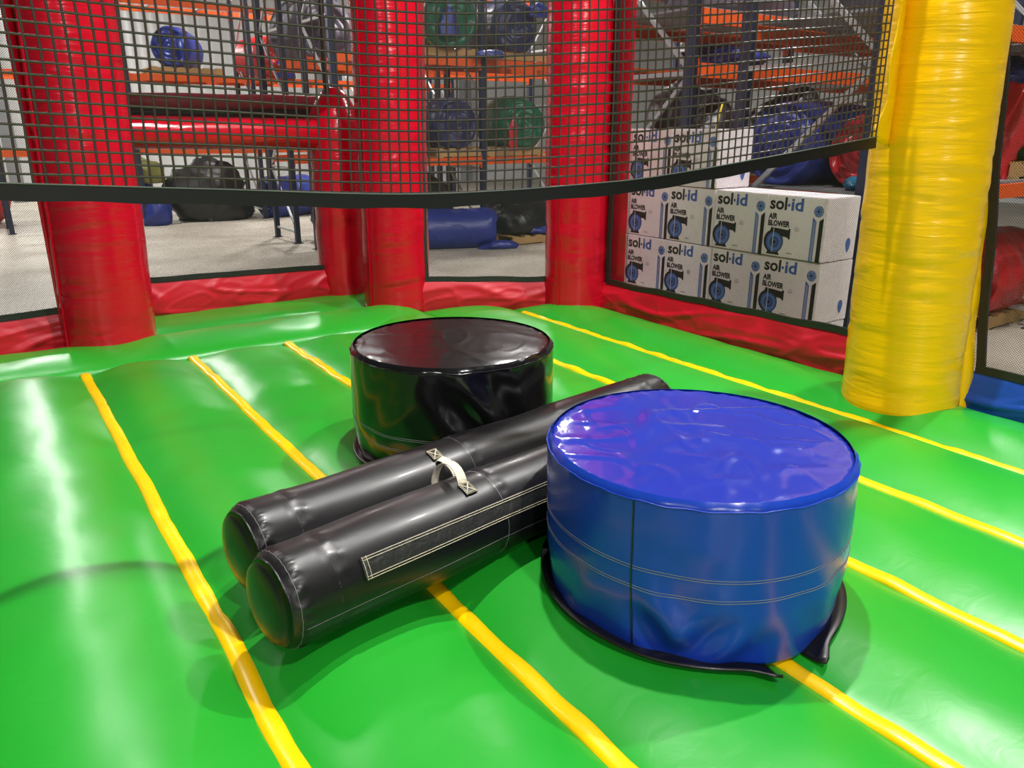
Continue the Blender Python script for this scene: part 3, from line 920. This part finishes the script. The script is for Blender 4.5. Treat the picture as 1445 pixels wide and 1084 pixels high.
p.ring(cx_, cy_, 0.028, 0.035, 1)
p.ring(cx_, cy_, 0.008, 0.026, 3, 0.0004)
for k in range(6):
    a = k * math.pi / 3
    p.poly([(cx_ + 0.006 * math.cos(a), cy_ + 0.006 * math.sin(a)), (cx_ + 0.027 * math.cos(a - 0.22), cy_ + 0.027 * math.sin(a - 0.22)), (cx_ + 0.027 * math.cos(a + 0.28), cy_ + 0.027 * math.sin(a + 0.28))], 1, 0.0008)
p.disc(cx_, cy_, 0.008, 0, 0.0012)
p.rect(0.357, 0.0, 0.386, 0.258, 1); p.poly([(0.357, 0.258), (0.386, 0.258), (0.357, 0.285)], 1)
p.rect(0.406, 0.0, 0.436, 0.262, 0); p.poly([(0.406, 0.262), (0.436, 0.262), (0.436, 0.285)], 0)
p.rect(0.366, 0.0, 0.369, 0.258, 4, 0.0004); p.rect(0.375, 0.0, 0.378, 0.258, 4, 0.0004)
me_stripe = p.mesh('stripe_artwork', INKS)
# side print: blue oval drop with a ring, small grey print (faces the aisle, -y side)
p = Print()
p.poly([(0.275 + 0.034 * math.cos(t) * (0.75 + 0.25 * math.sin(t)), 0.095 + 0.046 * math.sin(t)) for t in np.linspace(0, 2 * math.pi, 28, endpoint=False)], 1)
sv = [(px_, -CW / 2 - 0.0008 + 0, z_) for (_, px_, z_) in p.V]
me_side = bpy.data.meshes.new('side_artwork')
me_side.from_pydata([(-(-CD / 2) * 0 + (CW / 2 - y_) - CD / 2, -CW / 2 - 0.0008 - (-(x_) - CD / 2 - 0.0008), z_) for (x_, y_, z_) in p.V], [], p.F)
for m_ in INKS: me_side.materials.append(m_)
me_side.polygons.foreach_set('material_index', p.I); me_side.update()

bm = bmesh.new()
v, f = box_vf(-CD / 2, CD / 2, -CW / 2, CW / 2, 0, CH)
bv = [bm.verts.new(q) for q in v]
for q in f: bm.faces.new([bv[i] for i in q])
bmesh.ops.bevel(bm, geom=bm.edges[:], offset=0.005, segments=2, affect='EDGES')
me_carton = bpy.data.meshes.new('carton_body'); bm.to_mesh(me_carton); bm.free(); me_carton.materials.append(M['carton'])
me_tape = bpy.data.meshes.new('top_tape')
v, f = box_vf(-CD / 2 + 0.004, CD / 2 - 0.004, -0.025, 0.025, CH - 0.0005, CH + 0.0006)
me_tape.from_pydata(v, [], f); me_tape.materials.append(M['ink_white'])

def carton(n, s, z, label, dn=0.0, dr=0.0, bare_side=False):
    t = thing('blower_carton', label, 'carton', n + dn, s, z, dr, 'white air blower cartons')
    share('body', me_carton, t); share('top_tape', me_tape, t)
    share('brand_lettering', me_letter, t); share('product_lettering', me_prod, t)
    share('blower_picture', me_pic, t); share('approval_mark', me_ul, t); share('stripe_artwork', me_stripe, t)
    if bare_side: share('side_artwork', me_side, t)
    return t
PAL_Z = 0.15
colS = [4.972, 4.519, 4.066, 3.612, 3.158]
where = ['half hidden by the red column', 'second from the red column', 'third from the red column', 'fourth from the red column', 'at the end beside the dark blue rack post']
rowname = {1: 'top row', 2: 'second row down', 3: 'third row down'}
for row in (4, 3, 2, 1):
    for ci, s in enumerate(colS):
        if row == 1 and ci > 2: continue
        z = PAL_Z + (4 - row) * 0.4125
        if row == 4: lb = 'white air blower carton in the bottom row behind the red skirt'
        elif row == 1:
            lb = 'white air blower carton in the top row, ' + ['half hidden by the red column', 'middle of the three', 'right-hand end with its bare side showing'][ci]
        else: lb = 'white air blower carton, %s, %s' % (rowname[row], where[ci])
        carton(4.44 + CD / 2, s, z, lb, dn=random.uniform(-0.008, 0.008), dr=math.radians(random.uniform(-0.8, 0.8)), bare_side=(ci == 4 or (row == 1 and ci == 2)))

# ------------------------------------------------------------------ pallets, racks, rolled inflatables
sl_v, sl_f = box_vf(-0.055, 0.055, -0.5, 0.5, 0, 0.018)
me_slat = bpy.data.meshes.new('slat'); me_slat.from_pydata(sl_v, [], sl_f); me_slat.materials.append(M['wood'])
def pallet(label, n, s, z, L=1.2, W=1.0, rot=0.0, H=0.14):
    t = thing('pallet', label, 'pallet', n, s, z, rot, 'wooden pallets')
    k = max(5, int(L / 0.2))
    for i in range(k):
        x = -L / 2 + 0.06 + (L - 0.12) * i / (k - 1)
        o = share('slat', me_slat, t, (x, 0, H - 0.018)); o.scale = (1, W, 1)
    for x in (-L / 2 + 0.06, 0, L / 2 - 0.06):
        o = share('slat', me_slat, t, (x, 0, 0)); o.scale = (1, W, 1)
    for y in (-W / 2 + 0.02, 0, W / 2 - 0.02):
        box('stringer', -L / 2, L / 2, y - 0.02, y + 0.02, 0.018, H - 0.018, M['wood'], t)
    return t

def rack(label, frames, s0, s1, levels, H, deck=(), bh=0.11):
    n0 = frames[0]
    t = thing('pallet_rack', label, 'storage rack', n0, s0, 0)
    D = s1 - s0; pw = 0.078
    me_p = None
    for fx in frames:
        x = fx - n0
        for y in (0.0, D):
            box('post', x - pw / 2, x + pw / 2, y - pw / 2, y + pw / 2, 0.0, H, M['rack_blue'], t)
            box('foot_plate', x - 0.07, x + 0.07, y - 0.06, y + 0.06, 0, 0.01, M['rack_blue'], t)
        z = 0.18; up = True
        while z < H - 0.3:
            bar('cross_brace', (x, 0.03, z), (x, D - 0.03, z), 0.035, 0.035, M['galv'], t)
            z2 = min(z + 1.02, H - 0.1)
            a, b_ = ((0.03, z + 0.04), (D - 0.03, z2 - 0.04))
            if up: bar('diagonal_brace', (x, a[0], a[1]), (x, b_[0], b_[1]), 0.03, 0.035, M['galv'], t)
            else: bar('diagonal_brace', (x, b_[0], a[1]), (x, a[0], b_[1]), 0.03, 0.035, M['galv'], t)
            up = not up; z = z2
    for a, b_ in zip(frames[:-1], frames[1:]):
        for zl in levels:
            for y in (-0.005, D + 0.005):
                box('beam', a - n0 + pw / 2, b_ - n0 - pw / 2, y - 0.025, y + 0.025, zl - bh, zl, M['rack_orange'], t)
                for e in (a - n0 + pw / 2, b_ - n0 - pw / 2 - 0.012):
                    box('beam_connector', e, e + 0.012, y - 0.034, y + 0.034, zl - bh - 0.05, zl + 0.03, M['rack_orange'], t)
            for k in (0.3, 0.7):
                xx = a - n0 + (b_ - a) * k
                box('support_bar', xx - 0.03, xx + 0.03, 0.02, D - 0.02, zl - 0.035, zl, M['galv'], t)
            if zl in deck:
                box('shelf_deck', a - n0 + 0.06, b_ - n0 - 0.06, 0.03, D - 0.03, zl + 0.001, zl + 0.018, M['door_grey'], t)
    return t

rack('near rack end with a dark blue post just behind the cartons', [4.95, 8.05, 11.1], 3.02, 4.10, [1.37, 2.52], 4.4, deck=(1.37, 2.52))
rack('orange-beamed rack behind the white cartons, backing onto the near rack', [4.95, 7.60, 10.25], 4.65, 5.73, [1.37, 2.30, 2.70], 4.4, deck=(2.70,))
rack('orange-beamed rack across the aisle, seen between the two middle red columns', [4.38, 6.78, 9.4, 12.0], 10.62, 11.68, [1.37, 2.79, 4.2], 5.0)
rack('rack with zigzag braced end frame left of the second red column', [4.35, 7.05, 9.75], 12.48, 13.48, [1.37, 2.79, 4.2], 5.0)
rack('farthest rack along the white wall, seen over the red cross beam', [0.55, 2.80, 5.10, 7.40, 9.7], 16.5, 17.55, [1.43, 2.76, 4.05], 5.0)

def roll(name, label, cat, n, s, z, R, L, mat, rot=0.0, seed=1, squash=0.9, straps=(), group='rolled up inflatables'):
    """inflatable rolled into a drum lying on its side; local x is its axis"""
    t = thing(name, label, cat, n, s, z, rot, group)
    nu, nx = 72, 44
    th = np.linspace(0, 2 * math.pi, nu, endpoint=False)
    xs = np.linspace(-L / 2, L / 2, nx)
    T, X = np.meshgrid(th, xs); T, X = T.ravel(), X.ravel()
    w1 = Waves(seed, 5, 3, 12); w2 = Waves(seed + 1, 13, 3, 14)
    def rad(T, X):
        P3 = np.column_stack([X * 1.2, np.cos(T) * R, np.sin(T) * R])
        e = np.minimum(X + L / 2, L / 2 - X)
        r_ = R * (1 - 0.12 * np.clip(1 - e / 0.12, 0, 1) ** 2)
        r_ = r_ + 0.03 * R * w1(P3) + 0.03 * R * w2.ridge(P3)
        for sx, _ in straps: r_ -= 0.06 * R * np.exp(-((X - sx) / 0.05) ** 2)
        return r_
    def place(x, r_, t_):
        y = r_ * np.sin(t_); zz_ = r_ * np.cos(t_)
        zz_ = np.maximum(zz_ * 0.97, -R * squash)
        return np.column_stack([x, y, zz_ + R * squash])
    pts = [place(X, rad(T, X), T)]
    fs = grid_faces(nu, nx, True)
    nr = 16
    off = nu * nx
    for sgn, x0, ring0 in ((-1, -L / 2, list(range(nu))), (1, L / 2, list(range((nx - 1) * nu, nx * nu)))):
        rows = [ring0]
        for j in range(1, nr + 1):
            f_ = max(1 - j / nr, 0.02)
            r_ = rad(th, np.full(nu, x0)) * f_
            spiral = 0.016 * np.sin(f_ * 26 + th) + 0.035 * w2(np.column_stack([f_ * np.cos(th) * 0.5, f_ * np.sin(th) * 0.5, th * 0]))
            xx = x0 + sgn * (0.04 * (1 - f_) + spiral * R * 2 * (f_ < 0.97))
            pts.append(place(xx, r_, th)); rows.append([off + i for i in range(nu)]); off += nu
        for a, b_ in zip(rows[:-1], rows[1:]):
            for i in range(nu):
                i2 = (i + 1) % nu
                q = (a[i], a[i2], b_[i2], b_[i]); fs.append(q if sgn > 0 else q[::-1])
        fs.append(tuple(rows[-1]) if sgn > 0 else tuple(rows[-1][::-1]))
    mesh_obj('rolled_body', np.vstack(pts), fs, mat, t, True)
    for sx, sm in straps:
        tt = np.linspace(0, 2 * math.pi, 40, endpoint=False)
        q = place(np.full(40, sx), rad(tt, np.full(40, sx)) + 0.006, tt)
        tube('strap', [tuple(a) for a in q], 0.010, sm, t, 5, True)
    return t

def bundle(name, label, cat, n, s, z, sx, sy, sz, mat, seed, rot=0.0, group='folded tarps and bundles'):
    bm = bmesh.new(); bmesh.ops.create_icosphere(bm, subdivisions=4, radius=1.0)
    P3 = np.array([tuple(v.co) for v in bm.verts])
    w1 = Waves(seed, 3.2, 3, 12); w2 = Waves(seed + 1, 8, 3, 14)
    k = 1 + 0.13 * w1(P3) + 0.14 * (w2.ridge(P3) - 0.4)
    Q = P3 * k[:, None] * np.array([sx, sy, sz])
    Q[:, 2] = np.maximum(Q[:, 2], -0.45 * sz) + 0.45 * sz
    for v, q in zip(bm.verts, Q): v.co = q
    me = bpy.data.meshes.new(name); bm.to_mesh(me); bm.free(); me.materials.append(mat)
    me.polygons.foreach_set('use_smooth', [True] * len(me.polygons))
    o = bpy.data.objects.new(name, me); C.objects.link(o)
    x, y = loc2w(n, s); o.location = (x, y, z); o.rotation_euler = (0, 0, PSI + rot)
    return tag(o, label, cat, group)

RA = math.radians(90)
pallet('long wooden pallet under the stack of white cartons', 4.62, 4.065, 0.0, 2.3, 0.40, RA, 0.148)
# near rack, first level (deck top 1.388)
roll('rolled_inflatable', 'big blue roll on the near rack, behind the red roll', 'roll', 5.64, 3.86, 1.389, 0.33, 1.05, M['roll_blue'], 0, 201, 0.86)
roll('rolled_inflatable', 'red roll with a yellow cord around it on the near rack', 'roll', 5.72, 3.26, 1.389, 0.27, 0.95, M['roll_red'], 0, 203, 0.9, straps=((-0.22, M['strap_yellow']),))
bundle('folded_tarp', 'small teal folded tarp on the near rack edge under the red roll', 'tarp', 5.12, 3.14, 1.389, 0.13, 0.10, 0.07, M['roll_teal'], 205)
# second rack: dark bundle seen over the cartons (shelf at 1.37)
bundle('black_bundle', 'wide black bundle seen just above the top row of cartons', 'bundle', 5.55, 5.15, 1.372, 0.5, 0.42, 0.55, M['roll_black'], 207)
bundle('black_bundle', 'black bundle with a yellow cord behind the second rack post', 'bundle', 6.85, 5.15, 1.372, 0.5, 0.42, 0.52, M['roll_black'], 209)
tube_t = tube('yellow_cord', [(5.25, 4.58 - 0.03, 2.0), (5.24, 4.56, 1.93), (5.22, 4.56, 1.85), (5.20, 4.57, 1.76), (5.20, 4.6, 1.68)], 0.008, M['strap_yellow'], None, 6)
tube_t.rotation_euler = (0, 0, PSI); tag(tube_t, 'short yellow cord dangling from the black bundle above the cartons', 'cord')
bundle('folded_tarp', 'violet blue tarp on the upper shelf behind the carton stack', 'tarp', 5.75, 5.1, 2.302, 0.36, 0.4, 0.13, M['roll_blue'], 211)
bundle('grey_bundle', 'grey wrapped bundle on the topmost shelf above the cartons', 'bundle', 5.9, 5.15, 2.722, 0.7, 0.45, 0.45, M['roll_grey'], 213)
bundle('grey_bundle', 'grey wrapped bundle beside the yellow column on the topmost shelf', 'bundle', 6.3, 3.65, 2.542, 0.9, 0.45, 0.5, M['roll_grey'], 215)
# right of the yellow column
pallet('wooden pallet on the rack shelf right of the yellow column', 7.75, 3.62, 1.389, 0.9, 1.0)
pallet('wooden pallet on the floor under the big red roll', 8.2, 3.72, 0.0, 1.3, 1.0)
roll('rolled_inflatable', 'green roll on the shelf pallet right of the yellow column', 'roll', 7.85, 3.45, 1.53, 0.30, 0.9, M['roll_green'], RA * 0.9, 217, 0.85)
bundle('blue_bundle', 'blue bundle perched on the green roll at the right edge', 'bundle', 7.95, 3.6, 2.06, 0.4, 0.4, 0.22, M['roll_blue'], 219)
bundle('red_bundle', 'crumpled red bundle squeezed beside the green roll', 'bundle', 7.32, 3.35, 1.389, 0.11, 0.25, 0.5, M['roll_red'], 221)
roll('rolled_inflatable', 'large dark red roll on the floor pallet at the right edge', 'roll', 8.1, 3.55, 0.14, 0.40, 1.3, M['roll_red'], 0.1, 223, 0.82)
bundle('blue_bundle', 'blue crumpled bundle on the floor between cartons and yellow column', 'bundle', 5.55, 3.45, 0.0, 0.33, 0.42, 0.75, M['roll_blue'], 225)
bundle('purple_bundle', 'small purple bundle above the blue one beside the cartons', 'bundle', 5.35, 3.4, 1.02, 0.16, 0.2, 0.13, M['roll_purple'], 226)
# rack across the aisle (seen between the middle columns)
pallet('wooden pallet on the upper shelf under the green and navy rolls', 6.9, 11.15, 2.79, 2.3, 1.0)
pallet('wooden pallet on the middle shelf under the navy roll with a red tail', 6.95, 11.1, 1.37, 2.0, 1.0)
roll('rolled_inflatable', 'dark green roll with a blue flap on the upper shelf between the red columns', 'roll', 6.22, 11.0, 2.93, 0.44, 1.0, M['roll_green'], RA, 231, 0.85, straps=((-0.3, M['strap_yellow']),))
roll('rolled_inflatable', 'navy roll on the upper shelf beside the third red column', 'roll', 7.42, 11.1, 2.93, 0.42, 1.0, M['roll_navy'], RA, 233, 0.85)
bundle('blue_flap', 'bright blue flap of vinyl hanging over the upper dark green roll', 'tarp', 6.12, 10.42, 3.05, 0.15, 0.07, 0.28, M['roll_blue'], 235)
bundle('blue_flap', 'bright blue flap of vinyl at the foot of the upper green roll', 'tarp', 6.85, 10.45, 2.80, 0.22, 0.08, 0.09, M['roll_blue'], 236)
bundle('blue_flap', 'bright blue flap of vinyl on top of the upper navy roll', 'tarp', 7.75, 10.5, 3.42, 0.17, 0.07, 0.14, M['roll_blue'], 237)
roll('rolled_inflatable', 'navy roll on the middle shelf left of the green roll', 'roll', 6.30, 11.05, 1.51, 0.40, 0.9, M['roll_navy'], RA * 1.03, 239, 0.85)
roll('rolled_inflatable', 'green roll on the middle shelf beside the third red column', 'roll', 7.55, 11.0, 1.51, 0.42, 1.0, M['roll_green'], RA * 0.93, 241, 0.85)
bundle('red_tail', 'red vinyl tail hanging down in front of the middle green roll', 'tarp', 7.17, 10.36, 1.46, 0.09, 0.06, 0.36, M['roll_red'], 243, 0.3)
roll('rolled_inflatable', 'blue roll lying on the warehouse floor between the red columns', 'roll', 6.3, 10.7, 0.0, 0.33, 1.2, M['roll_blue'], -0.35, 245, 0.85)
bundle('blue_flap', 'blue vinyl tail trailing on the concrete from the floor roll', 'tarp', 6.75, 10.15, 0.0, 0.30, 0.12, 0.09, M['roll_blue'], 247, -0.3)
pallet('wooden pallet on the floor beside the third red column', 7.75, 10.75, 0.0, 1.3, 1.0)
bundle('black_bundle', 'black bundle on the floor pallet beside the third red column', 'bundle', 7.7, 10.9, 0.14, 0.62, 0.5, 0.5, M['roll_black'], 249)
bundle('blue_flap', 'blue tarp corner spilling over the floor pallet', 'tarp', 7.75, 10.4, 0.14, 0.24, 0.14, 0.10, M['roll_blue'], 251)
bundle('black_bundle', 'black heap under the middle shelf behind the blue floor roll', 'bundle', 5.7, 11.3, 0.0, 0.75, 0.32, 0.8, M['roll_black'], 253)
bundle('black_bundle', 'dark bundle at the left end of the middle shelf', 'bundle', 5.3, 11.1, 1.372, 0.4, 0.4, 0.5, M['roll_black'], 254)
# braced end frame beside the second column: grey heap and orange bits
bundle('black_bundle', 'black and grey heap on the floor behind the zigzag braced rack end', 'bundle', 5.2, 12.6, 0.0, 0.5, 0.5, 0.75, M['roll_black'], 255)
bundle('orange_bundle', 'orange bundle high behind the zigzag brace', 'bundle', 5.0, 11.9, 1.372, 0.26, 0.25, 0.26, M['orange_plastic'], 257)
roll('rolled_inflatable', 'big grey roll on the upper shelf left of the second red column', 'roll', 5.05, 13.0, 2.79, 0.55, 0.95, M['roll_grey'], RA, 259, 0.85)
bundle('blue_bundle', 'dark blue bundle right of the big grey roll', 'bundle', 5.98, 12.95, 2.79, 0.3, 0.4, 0.62, M['roll_navy'], 261)
# farthest rack
pallet('wooden pallet on the far rack under the blue roll', 3.9, 17.0, 2.76, 1.3, 1.0)
roll('rolled_inflatable', 'blue crumpled roll on the far rack above the red cross beam', 'roll', 3.85, 17.0, 2.90, 0.40, 1.0, M['roll_blue'], RA * 0.7, 263, 0.85)
roll('rolled_inflatable', 'red roll on the far rack, right of the blue crumpled roll', 'roll', 5.55, 17.0, 2.762, 0.45, 1.0, M['roll_red'], RA * 1.2, 265, 0.85)
bundle('blue_bundle', 'small blue bundle in front of the far red roll', 'bundle', 5.75, 16.45, 2.762, 0.2, 0.15, 0.25, M['roll_blue'], 267)
bundle('black_bundle', 'long black heap of folded vinyl on the floor under the red cross beam', 'bundle', 4.2, 16.9, 0.0, 0.78, 0.45, 0.82, M['roll_black'], 269)
roll('rolled_inflatable', 'blue roll on the floor at the right of the long black heap', 'roll', 5.75, 16.9, 0.0, 0.46, 1.1, M['roll_blue'], 0.3, 271, 0.85)
bundle('olive_bundle', 'olive green crate-like bundle beside the first red column', 'bundle', 2.95, 16.9, 0.78, 0.28, 0.3, 0.34, M['olive'], 273)
bundle('blue_bundle', 'bright blue bundle beneath the olive one beside the first red column', 'bundle', 2.98, 16.7, 0.0, 0.3, 0.35, 0.55, M['roll_blue'], 275)
roll('rolled_inflatable', 'red roll with yellow straps at the left edge beyond the screen', 'roll', -0.10, 18.5, 0.0, 0.62, 1.2, M['roll_red'], RA * 0.5, 277, 0.85, straps=((-0.3, M['strap_yellow']), (0.2, M['strap_yellow'])))
